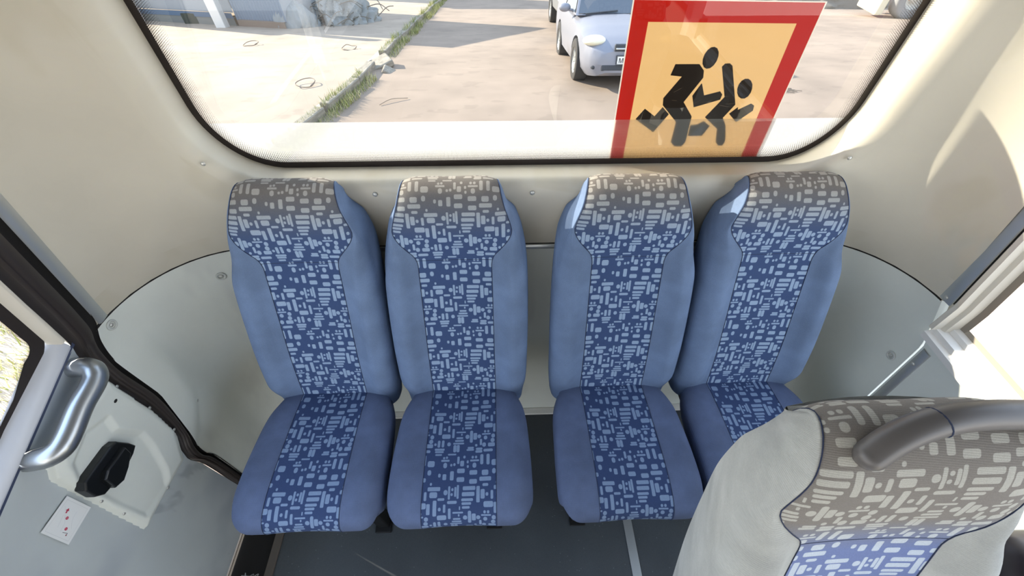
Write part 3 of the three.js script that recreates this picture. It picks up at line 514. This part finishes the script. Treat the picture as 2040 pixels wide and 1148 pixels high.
// ---------------------------------------------------------------- outside
const groundY = (z) => { const d = -z; return d < 6 ? -1.15 : d < 8 ? -1.15 - 0.185 * (d - 6) * (d - 6) / 4 : -1.15 - 0.185 * (1 + d - 8); };
const kerbX = (z) => -2.26 - 0.95 * ss(-7.2, -3.6, z) - 0.02 * Math.sin(z * 1.7);
{
  const road = struct('road'), walk = struct('pavement');
  const sand = (seed, base) => std({ map: noiseMap(1024, base, (u, v) => { const n = fbm(u * 6, v * 6, seed, 6, 7), m = fbm(u * 3, v * 14, seed + 30, 3, 5), st = ss(0.64, 0.72, fbm(u * 10, v * 26, seed + 60, 10, 4)); const k = 0.86 + 0.22 * n + 0.08 * m - 0.05 * st; return [k, k * 0.995, k * 0.985]; }), roughness: 0.95 });
  M.road = sand(11, [146, 131, 117]); M.walk = sand(90, [166, 152, 136]);
  const zs = []; for (let k = 0; k <= 90; k++) zs.push(k < 20 ? 8 - k * 0.6 : -4 - (k - 20) * 0.62 * (1 + Math.max(0, k - 50) * 0.05));
  part('road_surface', net(24, 90, (i, j) => { const z = zs[j], x = lerp(kerbX(z) - 0.1, 30, Math.pow(i / 24, 1.4)); return [x, groundY(z) + 0.012 * (vnoise(x * 0.7 + 50, z * 0.7 + 90, 3, 512) - 0.5), z, x / 4, z / 4]; }), M.road, road);
  part('pavement_surface', net(24, 90, (i, j) => { const z = zs[j], x = lerp(kerbX(z) - 0.06, -32, Math.pow(i / 24, 1.4)); return [x, groundY(z) + 0.11 + 0.012 * (vnoise(x * 0.7 + 50, z * 0.7 + 90, 5, 512) - 0.5), z, x / 4, z / 4]; }, true), M.walk, walk);
  // kerb stones, a broken gap near the middle
  const kerb = struct('kerb'); M.kerb = std({ map: noiseMap(256, [150, 142, 128], (u, v) => 0.8 + 0.4 * fbm(u * 8, v * 8, 55, 8, 5)), roughness: 0.95 });
  const st = new RoundedBoxGeometry(0.16, 0.24, 0.98, 2, 0.02), r = rng(17);
  for (let z = 2.5; z > -26; z -= 1.0) {
    if (z < -7.6 && z > -8.6) continue;
    const m = part('kerb_stone', st, M.kerb, kerb), a = Math.atan2(kerbX(z - 0.4) - kerbX(z + 0.4), -0.8);
    m.position.set(kerbX(z) + (r() - 0.5) * 0.03, groundY(z) + 0.0 + (r() - 0.5) * 0.02, z); m.rotation.set(-Math.atan((groundY(z + 0.4) - groundY(z - 0.4)) / 0.8), Math.atan2(kerbX(z - 0.4) - kerbX(z + 0.4), -0.8) + Math.PI, (r() - 0.5) * 0.05);
  }
  const slab = thing('broken_kerb', 'broken tilted chunk of kerb lying in the gap of the grassy kerb line', 'rubble', [kerbX(-8.1) + 0.1, groundY(-8.1) + 0.03, -8.1]);
  part('chunk', new RoundedBoxGeometry(0.5, 0.12, 0.4, 2, 0.03).rotateZ(0.25).rotateY(0.5), M.kerb, slab); part('chunk', new RoundedBoxGeometry(0.22, 0.1, 0.25, 2, 0.03).rotateZ(-0.5).translate(0.25, 0.02, 0.35), M.kerb, slab);
}
// grass
{
  const blade = net(1, 4, (i, j) => { const t = j / 4, w = 0.011 * (1 - t * 0.96); return [(i - 0.5) * w, t * 0.16 - 0.03 * t * t, 0.06 * t * t]; });
  const grass = (name, label, n, place, cols, seed) => {
    const r = rng(seed), m = new THREE.InstancedMesh(blade, std({ color: '#ffffff', roughness: 0.9 }), n), o = new THREE.Object3D(), c = new THREE.Color();
    for (let k = 0; k < n; k++) { const [x, y, z, s] = place(r); o.position.set(x, y, z); o.rotation.set((r() - 0.5) * 0.7, r() * 6.28, (r() - 0.5) * 0.7); o.scale.set(s, s * (0.6 + r() * 0.8), s); o.updateMatrix(); m.setMatrixAt(k, o.matrix); c.set(cols[Math.floor(r() * cols.length)]); m.setColorAt(k, c); }
    m.name = name; m.userData = { kind: 'stuff', label, category: 'grass' }; m.castShadow = m.receiveShadow = true; scene.add(m);
  };
  const g = ['#6f7d3c', '#8a9450', '#a3a362', '#c2b983', '#7c8a4a', '#d2caa0'];
  grass('kerb_grass', 'green and dry grass growing along the kerb', 9000, (r) => { const z = r() < 0.3 ? lerp(-4.3, -7.3, r()) : lerp(-8.8, -26, r()), t = vnoise(z * 1.6, 3, 8, 4096) * (z < -9 ? 1.25 : 0.75), x = kerbX(z) + 0.10 + (r() - 0.42) * 0.32; return [x, groundY(z) + (x < kerbX(z) + 0.06 ? 0.1 : 0.0), z, (0.25 + 0.85 * t) * (r() < 0.75 ? 1 : 0.5)]; }, g, 31);
  grass('verge_grass', 'pale dry grass beside the bus seen through the left door glass', 16000, (r) => { const z = lerp(-3.6, 2.0, r()), x = lerp(-2.3, -6.5, Math.pow(r(), 1.3)), t = fbm(x * 0.9 + 20, z * 0.9 + 20, 4, 512, 3); return [x, groundY(z) + (x < kerbX(z) ? 0.11 : 0), z, 0.5 + 1.9 * Math.max(0, t - 0.35)]; }, ['#9c9c60', '#c4ba84', '#dbd19e', '#8d9752', '#e6ddb8'], 32);
}
// shed with posts, plinth and corrugated end
{
  const B = [-5.2, -12.0], dir = [-0.94, -0.342], nor = [0.342, -0.94]; // front corner, along the front, into the depth
  const at = (u, v) => [B[0] + dir[0] * u + nor[0] * v, B[1] + dir[1] * u + nor[1] * v];
  const yb = (u, v) => groundY(at(u, v)[1]) + 0.1;
  const t = thing('shed', 'pale low shed with a blue base band and white posts beyond the pavement', 'shed', [0, 0, 0]);
  const TOP = 0.25, wallSeg = (u0, u1, v0, v1, y0, y1, off = 0) => net(1, 1, (i, j) => { const [x, z] = at(lerp(u0, u1, i), lerp(v0, v1, i)); return [x - nor[0] * off, (j ? y1 : y0) + 0, z - nor[1] * off]; });
  const pale = std({ color: '#a4a8ab', roughness: 0.8 }), blue = std({ color: '#5f7288', roughness: 0.7 });
  const ub = (u) => yb(u, 0);
  for (const g of [net(8, 1, (i, j) => { const u = lerp(1.6, 10, i / 8), [x, z] = at(u, 0); return [x, j ? TOP : ub(u) + 0.3, z]; }), net(8, 1, (i, j) => { const v = lerp(0, 3.6, i / 8), [x, z] = at(0, v); return [x, j ? TOP : yb(0, v) - 0.1, z]; }), net(8, 1, (i, j) => { const u = lerp(0, 10, i / 8), [x, z] = at(u, 3.6); return [x, j ? TOP : yb(u, 3.6) - 0.1, z]; })]) part('wall', g, pale, t);
  part('roof', net(1, 1, (i, j) => { const [x, z] = at(i ? 10 : 0, j ? 3.6 : 0); return [x, TOP, z]; }), pale, t);
  part('plinth', [net(8, 2, (i, j) => { const u = lerp(1.6, 10, i / 8), [x, z] = at(u, j ? 0 : 0), o = j < 2 ? 0.06 : 0.0; return [x - nor[0] * o, ub(u) + [-0.1, 0.19, 0.20][j], z - nor[1] * o]; })], std({ color: '#7f7f7a', roughness: 0.95 }), t);
  part('base_band', net(8, 1, (i, j) => { const u = lerp(1.6, 10, i / 8), [x, z] = at(u, 0); return [x - nor[0] * 0.07, ub(u) + (j ? 0.31 : 0.19), z - nor[1] * 0.07]; }), blue, t);
  const corr = []; part('corrugated_wall', net(90, 1, (i, j) => { const u = lerp(0, 1.6, i / 90), [x, z] = at(u, 0), h = 0.018 * Math.sin(i / 90 * 1.6 / 0.09 * 2 * Math.PI); return [x - nor[0] * h, j ? TOP : ub(u) - 0.1, z - nor[1] * h]; }), std({ color: '#7f8d9c', roughness: 0.6 }), t);
  const bk = std({ color: '#8b7a6c', roughness: 0.95 }); part('footing', [net(6, 1, (i, j) => { const u = lerp(0.0, 1.5, i / 6), [x, z] = at(u, -0.08); return [x, j ? ub(u) + 0.16 : ub(u) - 0.1, z]; }), net(6, 1, (i, j) => { const u = lerp(0.0, 1.5, i / 6), [x, z] = at(u, j ? 0 : -0.08); return [x, ub(u) + 0.16, z]; })], bk, t);
  for (const u of [1.75, 4.7]) { const [x, z] = at(u, -0.35), y0 = ub(u) - 0.1; part('post', box(0.24, TOP + 0.1 - y0, 0.24, x, (TOP + 0.1 + y0) / 2, z, 0.02), M.white, t); }
  { const [x, z] = at(3.0, -0.08); part('dark_patch', box(0.5, 0.26, 0.05, x, ub(3.0) + 0.13, z).rotateY(0), std({ color: '#4b4f46', roughness: 0.95 }), t); }  // flat dark box standing in for weeds in shadow under the band
}
// wrapped heap and tarpaulin in front of the shed
function mound(rx, ry, rz, rough, seed, freq) {
  const g = new THREE.IcosahedronGeometry(1, 24), p = g.attributes.position;
  for (let i = 0; i < p.count; i++) { const v = V(p.getX(i), p.getY(i), p.getZ(i)), n = fbm(v.x * freq + 10, v.z * freq + v.y * freq * 1.3 + 10, seed, 512, 4) - 0.5, a = Math.abs(Math.sin(Math.atan2(v.z, v.x) * 9 + 5 * n)) * 0.12 * rough; v.multiplyScalar(1 + rough * n * 0.9 - a); p.setXYZ(i, v.x * rx, Math.max(-0.05, v.y) * ry, v.z * rz); }
  g.computeVertexNormals(); return toCreasedNormals(g, 0.5);
}
{
  const h = thing('debris_heap', 'heap of branches and wire wrapped in clear sheeting beside the shed', 'heap', [-4.25, groundY(-13.3) + 0.08, -13.3]);
  part('sheeting', mound(0.95, 0.75, 0.9, 0.9, 41, 3), new THREE.MeshPhysicalMaterial({ color: '#8f8f89', roughness: 0.35, side: THREE.DoubleSide }), h);
  const r = rng(44), st = []; for (let k = 0; k < 46; k++) { const a = r() * 6.28, b = r() * 6.28, p0 = [Math.cos(a) * (0.5 + r() * 0.6), 0.1 + r() * 0.5, Math.sin(a) * (0.5 + r() * 0.6)], p1 = [p0[0] + Math.cos(b) * 0.7, p0[1] + (r() - 0.4) * 0.4, p0[2] + Math.sin(b) * 0.7]; st.push(tube([p0, [(p0[0] + p1[0]) / 2 + 0.06, (p0[1] + p1[1]) / 2 + 0.1, (p0[2] + p1[2]) / 2], p1], 0.011, 8, 5)); }
  const sticks = part('branches', st, std({ color: '#7b7468', roughness: 0.9 }), h); sticks.userData.kind = 'stuff';
  const t = thing('tarpaulin', 'pale rounded tarpaulin bundle between the shed post and the debris heap', 'tarpaulin', [-5.15, groundY(-12.5) + 0.1, -12.35]);
  part('cover', mound(0.6, 0.62, 0.42, 0.25, 47, 2), std({ color: '#8f9392', roughness: 0.8 }), t);
}
// wire loops and twigs on the ground
[[-5.1, -9.7], [-2.95, -6.7], [-2.95, -9.2]].forEach(([x, z], k) => {
  const w = thing('wire_loop', ['twisted wire loop on the far pavement near the shed shadow', 'twisted wire loop on the pavement beside the nearer kerb grass', 'twisted wire loop on the pavement close to the broken kerb'][k], 'wire', [x, groundY(z) + 0.125, z]);
  const r = rng(60 + k), p = []; for (let i = 0; i < 9; i++) { const a = i * 0.85; p.push([Math.cos(a) * (0.11 + r() * 0.06), r() * 0.03, Math.sin(a) * (0.11 + r() * 0.06)]); }
  part('wire', tube(p, 0.007, 50, 6), std({ color: '#7c6f62', roughness: 0.8 }), w);
});
[[4.3, -6.6, 0.4], [-1.75, -6.2, 1.2]].forEach(([x, z, a], k) => {
  const w = thing('twig', ['dry forked twig on the road right of the yellow sign', 'single thin twig lying on the road near the kerb grass'][k], 'twig', [x, groundY(z) + 0.01, z]); w.rotation.y = a;
  const r = rng(80 + k), n = k ? 1 : 8; for (let i = 0; i < n; i++) { const b = (r() - 0.5) * 1.4; part('stem', tube([[0, 0, 0], [0.2 * Math.cos(b), 0.01 + 0.03 * r(), 0.2 * Math.sin(b)], [(0.3 + r() * 0.35) * Math.cos(b * 1.4), 0.0, (0.3 + r() * 0.3) * Math.sin(b * 1.4)]], 0.005, 14, 5), std({ color: '#8a7c6c', roughness: 0.9 }), w); }
});
// vehicles
function makeCar(name, label, o) {
  const t = thing(name, label, 'car', [0, 0, 0]); const { L, W, paint } = o, hw = W / 2;
  const S = o.stations.map(([z, w, yb, ys, yt]) => ({ z: -z * L, w: w * hw, yb, ys, yt }));
  const sec = (s) => { const h = [[0, s.yb], [s.w * 0.86, s.yb], [s.w * 0.97, s.yb + 0.10], [s.w, lerp(s.yb, s.ys, 0.45)], [s.w * 0.995, lerp(s.yb, s.ys, 0.75)], [s.w * 0.96, s.ys], [s.w * 0.86, lerp(s.ys, s.yt, 0.55)], [s.w * 0.6, lerp(s.ys, s.yt, 0.88)], [s.w * 0.3, s.yt - 0.004], [0, s.yt]]; return [...h, ...h.slice(1, -1).reverse().map(([x, y]) => [-x, y])]; };
  const n = sec(S[0]).length, NZ = 48, curves = []; const key = S.map((s) => s.z);
  const interp = (z) => { let i = 1; while (i < S.length - 1 && z < S[i].z) i++; const a = S[i - 1], b = S[i], k = (z - a.z) / (b.z - a.z), e = k; const q = {}; for (const f of ['w', 'yb', 'ys', 'yt']) q[f] = lerp(a[f], b[f], e); return { ...q, z }; };
  const zz = []; for (let j = 0; j <= NZ; j++) zz.push(lerp(S[0].z, S[S.length - 1].z, Math.pow(j / NZ, 1.25)));
  const P = [], I = []; for (const z of zz) for (const [x, y] of sec(interp(z))) P.push(x, y, z);
  for (let j = 0; j < NZ; j++) for (let i = 0; i < n; i++) { const a = j * n + i, b = j * n + (i + 1) % n, c = a + n, d = b + n; I.push(a, c, b, b, c, d); }
  for (let i = 1; i < n - 1; i++) { I.push(0, i, i + 1); const e = NZ * n; I.push(e, e + i + 1, e + i); }
  let body = new THREE.BufferGeometry(); body.setAttribute('position', new THREE.Float32BufferAttribute(P, 3)); body.setIndex(I); body.computeVertexNormals();
  { body.setAttribute('uv', new THREE.BufferAttribute(new Float32Array(P.length / 3 * 2), 2)); const ev = new Evaluator(); ev.useGroups = false; let br = new Brush(body); br.updateMatrixWorld();
    for (const z of o.axles) for (const sg of [-1, 1]) { const c = new Brush(new THREE.CylinderGeometry(o.wr * 1.13, o.wr * 1.13, 0.5, 28).rotateZ(Math.PI / 2).translate(sg * (hw + 0.02), o.wr, -z)); c.updateMatrixWorld(); br = ev.evaluate(br, c, SUBTRACTION); }
    body = toCreasedNormals(br.geometry, 0.6); }
  part('body', body, paint, t);
  // cabin: roof and pillars as one hull, glass set just proud of it
  const [c0, c1, c2, c3, yb, yt, wb, wt] = o.cabin, H = (zs, y, w) => zs.flatMap((z) => [V(-w, y, -z), V(w, y, -z)]);
  part('cabin', new ConvexGeometry([...H([c0, c3], yb, wb), ...H([c1, c2], yt, wt), ...H([c1 + 0.15, c2 - 0.15], yt + 0.05, wt * 0.8)]), paint, t);
  const gl = std({ color: '#4d5763', roughness: 0.08, metalness: 0.0 }); const quad = (a, b, c, d, k = 0.06) => { const m = [a, b, c, d].reduce((s, v) => s.add(v), V(0, 0, 0)).multiplyScalar(0.25), nn = b.clone().sub(a).cross(d.clone().sub(a)).normalize(); const q = [a, b, d, c].map((v) => v.clone().lerp(m, k).addScaledVector(nn, 0.012)); const g = new THREE.BufferGeometry().setFromPoints([q[0], q[1], q[2], q[1], q[3], q[2]]); g.computeVertexNormals(); return g; };
  part('windshield', quad(V(-wb, yb, -c0), V(wb, yb, -c0), V(wt, yt, -c1), V(-wt, yt, -c1)), gl, t);
  part('rear_window', quad(V(wb, yb, -c3), V(-wb, yb, -c3), V(-wt, yt, -c2), V(wt, yt, -c2)), gl, t);
  for (const sg of [-1, 1]) { const mz = (c0 + c3) / 2, mt = (c1 + c2) / 2, q = (z0, z1, t0, t1) => (sg < 0 ? quad(V(-wb, yb, -z1), V(-wb, yb, -z0), V(-wt, yt, -t0), V(-wt, yt, -t1), 0.1) : quad(V(wb, yb, -z0), V(wb, yb, -z1), V(wt, yt, -t1), V(wt, yt, -t0), 0.1)); part('side_window', q(c0, mz, c1, mt), gl, t); part('side_window', q(mz, c3, mt, c2), gl, t); }
  const tyre = new THREE.LatheGeometry([[0.62, -0.10], [0.93, -0.105], [1, -0.085], [1.0, 0.085], [0.93, 0.105], [0.62, 0.10]].map(([r, y]) => new THREE.Vector2(r * o.wr, y * 1.0)), 32).rotateZ(Math.PI / 2), rim = new THREE.LatheGeometry([[0.0, 0.06], [0.2, 0.07], [0.3, 0.055], [0.55, 0.06], [0.64, 0.098], [0.66, 0.09]].map(([r, y]) => new THREE.Vector2(r * o.wr, y)), 32);
  for (const z of o.axles) for (const sg of [-1, 1]) { const w = part('wheel', tyre, M.tyre, t); w.position.set(sg * (hw - 0.10), o.wr, -z); const spokes = []; for (let k = 0; k < 7; k++) spokes.push(box(0.012, o.wr * 0.42, 0.035, 0, o.wr * 0.38, 0).rotateX(k * 0.8976)); const rr = merge([rim.clone().rotateZ(-Math.PI / 2), ...spokes.map((s) => s.translate(0.072, 0, 0))]); if (sg < 0) rr.rotateY(Math.PI); part('rim', rr, M.alu, w); }
  const ell = (x, y, z, a, b, c, rot = 0) => new THREE.SphereGeometry(1, 20, 12).scale(a, b, c).rotateY(rot).translate(x, y, z);
  const lamp = std({ color: '#e8e2c8', roughness: 0.15 }), dark = std({ color: '#3c4046', roughness: 0.6 });
  for (const sg of [-1, 1]) { part('headlight', ell(sg * o.lamp[0], o.lamp[1], -o.lamp[2], o.lamp[3], o.lamp[4], o.lamp[5], sg * -0.5), lamp, t); part('fog_lamp', [ell(sg * hw * 0.72, 0.33, -0.10, 0.055, 0.05, 0.05)], dark, t); part('mirror', [ell(sg * (hw + 0.10), o.cabin[4] + 0.07, -(o.cabin[0] + 0.42), 0.10, 0.065, 0.06), bar([sg * (hw - 0.08), o.cabin[4] + 0.02, -(o.cabin[0] + 0.42)], [sg * (hw + 0.08), o.cabin[4] + 0.05, -(o.cabin[0] + 0.42)], 0.022)], paint, t); }
  part('grille', [box(0.62, 0.10, 0.05, 0, o.grille, 0.0, 0.02)], dark, t); for (const x of [-0.19, 0.19]) part('grille_bar', box(0.20, 0.022, 0.03, x, o.grille - 0.01, 0.03, 0.008), M.alu, t);
  part('lower_intake', box(0.95, 0.09, 0.05, 0, 0.33, -0.02, 0.02), dark, t);
  part('badge', merge([new THREE.TorusGeometry(0.05, 0.012, 8, 24), box(0.12, 0.02, 0.012, 0, 0, 0)]).translate(0, o.grille + 0.02, 0.035), M.steel, t);
  for (const x of [-0.35, 0.15]) part('wiper', bar([x * W * 0.9 - 0.1, yb + 0.02, -c0 + 0.0], [x * W * 0.9 + 0.42, yb + 0.06, -c0 - 0.03], 0.012), dark, t);
  const plate = canvas(512, 112, (c) => { c.fillStyle = '#e9e9e4'; c.fillRect(0, 0, 512, 112); c.strokeStyle = '#33373c'; c.lineWidth = 5; c.strokeRect(4, 4, 504, 104); c.fillStyle = '#33373c'; c.font = 'bold 92px sans-serif'; c.textBaseline = 'middle'; c.fillText('M425', 22, 60); });
  if (o.plate) part('number_plate', [net(1, 1, (i, j) => [lerp(-0.26, 0.26, i), 0.44 + (j ? 0.056 : -0.056), 0.045, i, j]), box(0.53, 0.12, 0.012, 0, 0.44, 0.036)].slice(0, 1), std({ map: plate, roughness: 0.4 }), t), part('plate_holder', box(0.53, 0.122, 0.03, 0, 0.44, 0.026), dark, t);
  t.rotation.x = -Math.atan(0.185);
  return t;
}
const carPaint = std({ color: '#8d8f98', roughness: 0.35, metalness: 0.25 }), suvPaint = std({ color: '#8d8f90', roughness: 0.35, metalness: 0.4 });
const ST = [[0, 0.60, 0.26, 0.50, 0.56], [0.02, 0.80, 0.20, 0.56, 0.63], [0.06, 0.92, 0.18, 0.64, 0.72], [0.14, 0.985, 0.17, 0.72, 0.83], [0.26, 1.0, 0.17, 0.80, 0.92], [0.5, 1.0, 0.17, 0.87, 0.95], [0.78, 0.99, 0.18, 0.90, 0.97], [0.93, 0.95, 0.20, 0.88, 0.95], [0.985, 0.85, 0.24, 0.80, 0.86], [1, 0.75, 0.28, 0.70, 0.76]];
{
  const c = makeCar('sedan_car', 'grey parked sedan facing the bus, its front half hidden by the yellow sign', { L: 3.9, W: 1.58, paint: carPaint, stations: ST, axles: [0.72, 2.75], wr: 0.31, cabin: [1.02, 1.72, 2.75, 3.5, 0.90, 1.40, 0.76, 0.58], lamp: [0.56, 0.655, 0.26, 0.20, 0.075, 0.17], grille: 0.60, plate: true });
  c.position.set(2.08, groundY(-6.9) + 0.06, -6.56);
  const s = makeCar('suv_car', 'dark silver off-road vehicle parked behind the grey sedan', { L: 4.1, W: 1.8, paint: suvPaint, stations: ST.map(([a, w, b, s2, t2]) => [a, Math.min(1, w * 1.06 + 0.04), b + 0.16, s2 * 1.25 + 0.08, t2 * 1.25 + 0.06]), axles: [0.75, 3.0], wr: 0.37, cabin: [1.05, 1.5, 3.5, 3.95, 1.22, 1.85, 0.84, 0.74], lamp: [0.70, 0.86, 0.10, 0.13, 0.10, 0.08], grille: 0.86, plate: false });
  s.position.set(2.52, groundY(-11.1), -11.05);
}
// far right: rubble bank and tractor
{
  const b = thing('rubble_bank', 'dark weedy rubble bank beyond the road behind the tractor wheel', 'rubble', [12.6, groundY(-18.2) - 0.1, -18.4]);
  part('bank', mound(3.2, 1.1, 1.3, 0.7, 51, 2.2), std({ color: '#6b675e', roughness: 1 }), b);
  const t = thing('tractor', 'orange tractor with a big grey wheel at the edge of the road', 'tractor', [12.9, groundY(-14.9), -14.9]);
  const ty = new THREE.LatheGeometry([[0.3, -0.16], [0.5, -0.2], [0.58, -0.15], [0.6, 0], [0.58, 0.15], [0.5, 0.2], [0.3, 0.16]].map(([r, y]) => new THREE.Vector2(r, y)), 36).rotateX(Math.PI / 2), rim = new THREE.LatheGeometry([[0.0, 0.10], [0.12, 0.11], [0.14, 0.04], [0.28, 0.06], [0.33, 0.17]].map(([r, y]) => new THREE.Vector2(r, y)), 28).rotateX(Math.PI / 2);
  for (const [x, z, s] of [[0, 0.2, 1], [1.9, 0.3, 1.3], [0, -1.2, 1], [1.9, -1.3, 1.3]]) { const w = part('wheel', ty, std({ color: '#8f8f90', roughness: 0.9 }), t); w.position.set(x, 0.6 * s, z); w.scale.setScalar(s); part('rim', rim, std({ color: '#c9c6bc', roughness: 0.6 }), w); }
  part('bonnet', box(1.6, 0.5, 0.7, 0.3, 1.15, -0.5, 0.08), std({ color: '#d9572e', roughness: 0.45 }), t);
  part('axle', [box(0.3, 0.25, 1.5, 0, 0.62, -0.5, 0.04), box(2.2, 0.3, 0.45, 0.95, 0.72, -0.5, 0.05)], std({ color: '#d9572e', roughness: 0.5 }), t);
  part('cab', box(0.95, 1.2, 1.0, 1.7, 1.95, -0.5, 0.06), std({ color: '#d9572e', roughness: 0.45 }), t);
  part('front_loader', box(0.25, 0.5, 1.0, -0.8, 0.35, -0.3, 0.05), std({ color: '#d8cfb2', roughness: 0.6 }), t);
}
{ // building whose shadow crosses the road
  const h = thing('far_building', 'plain building beyond the shed whose shadow crosses the road', 'building', [-10, groundY(-24) + 0, -24]);
  part('wall', box(3, 6.4, 3, 0, 2.6, 0), M.outside, h); part('roof', box(3.3, 0.15, 3.3, 0, 5.85, 0), std({ color: '#6d625a', roughness: 0.8 }), h);
}
scene.traverse((m) => { if (m.isMesh) { m.castShadow = true; m.receiveShadow = true; } });
renderer.render(scene, camera);
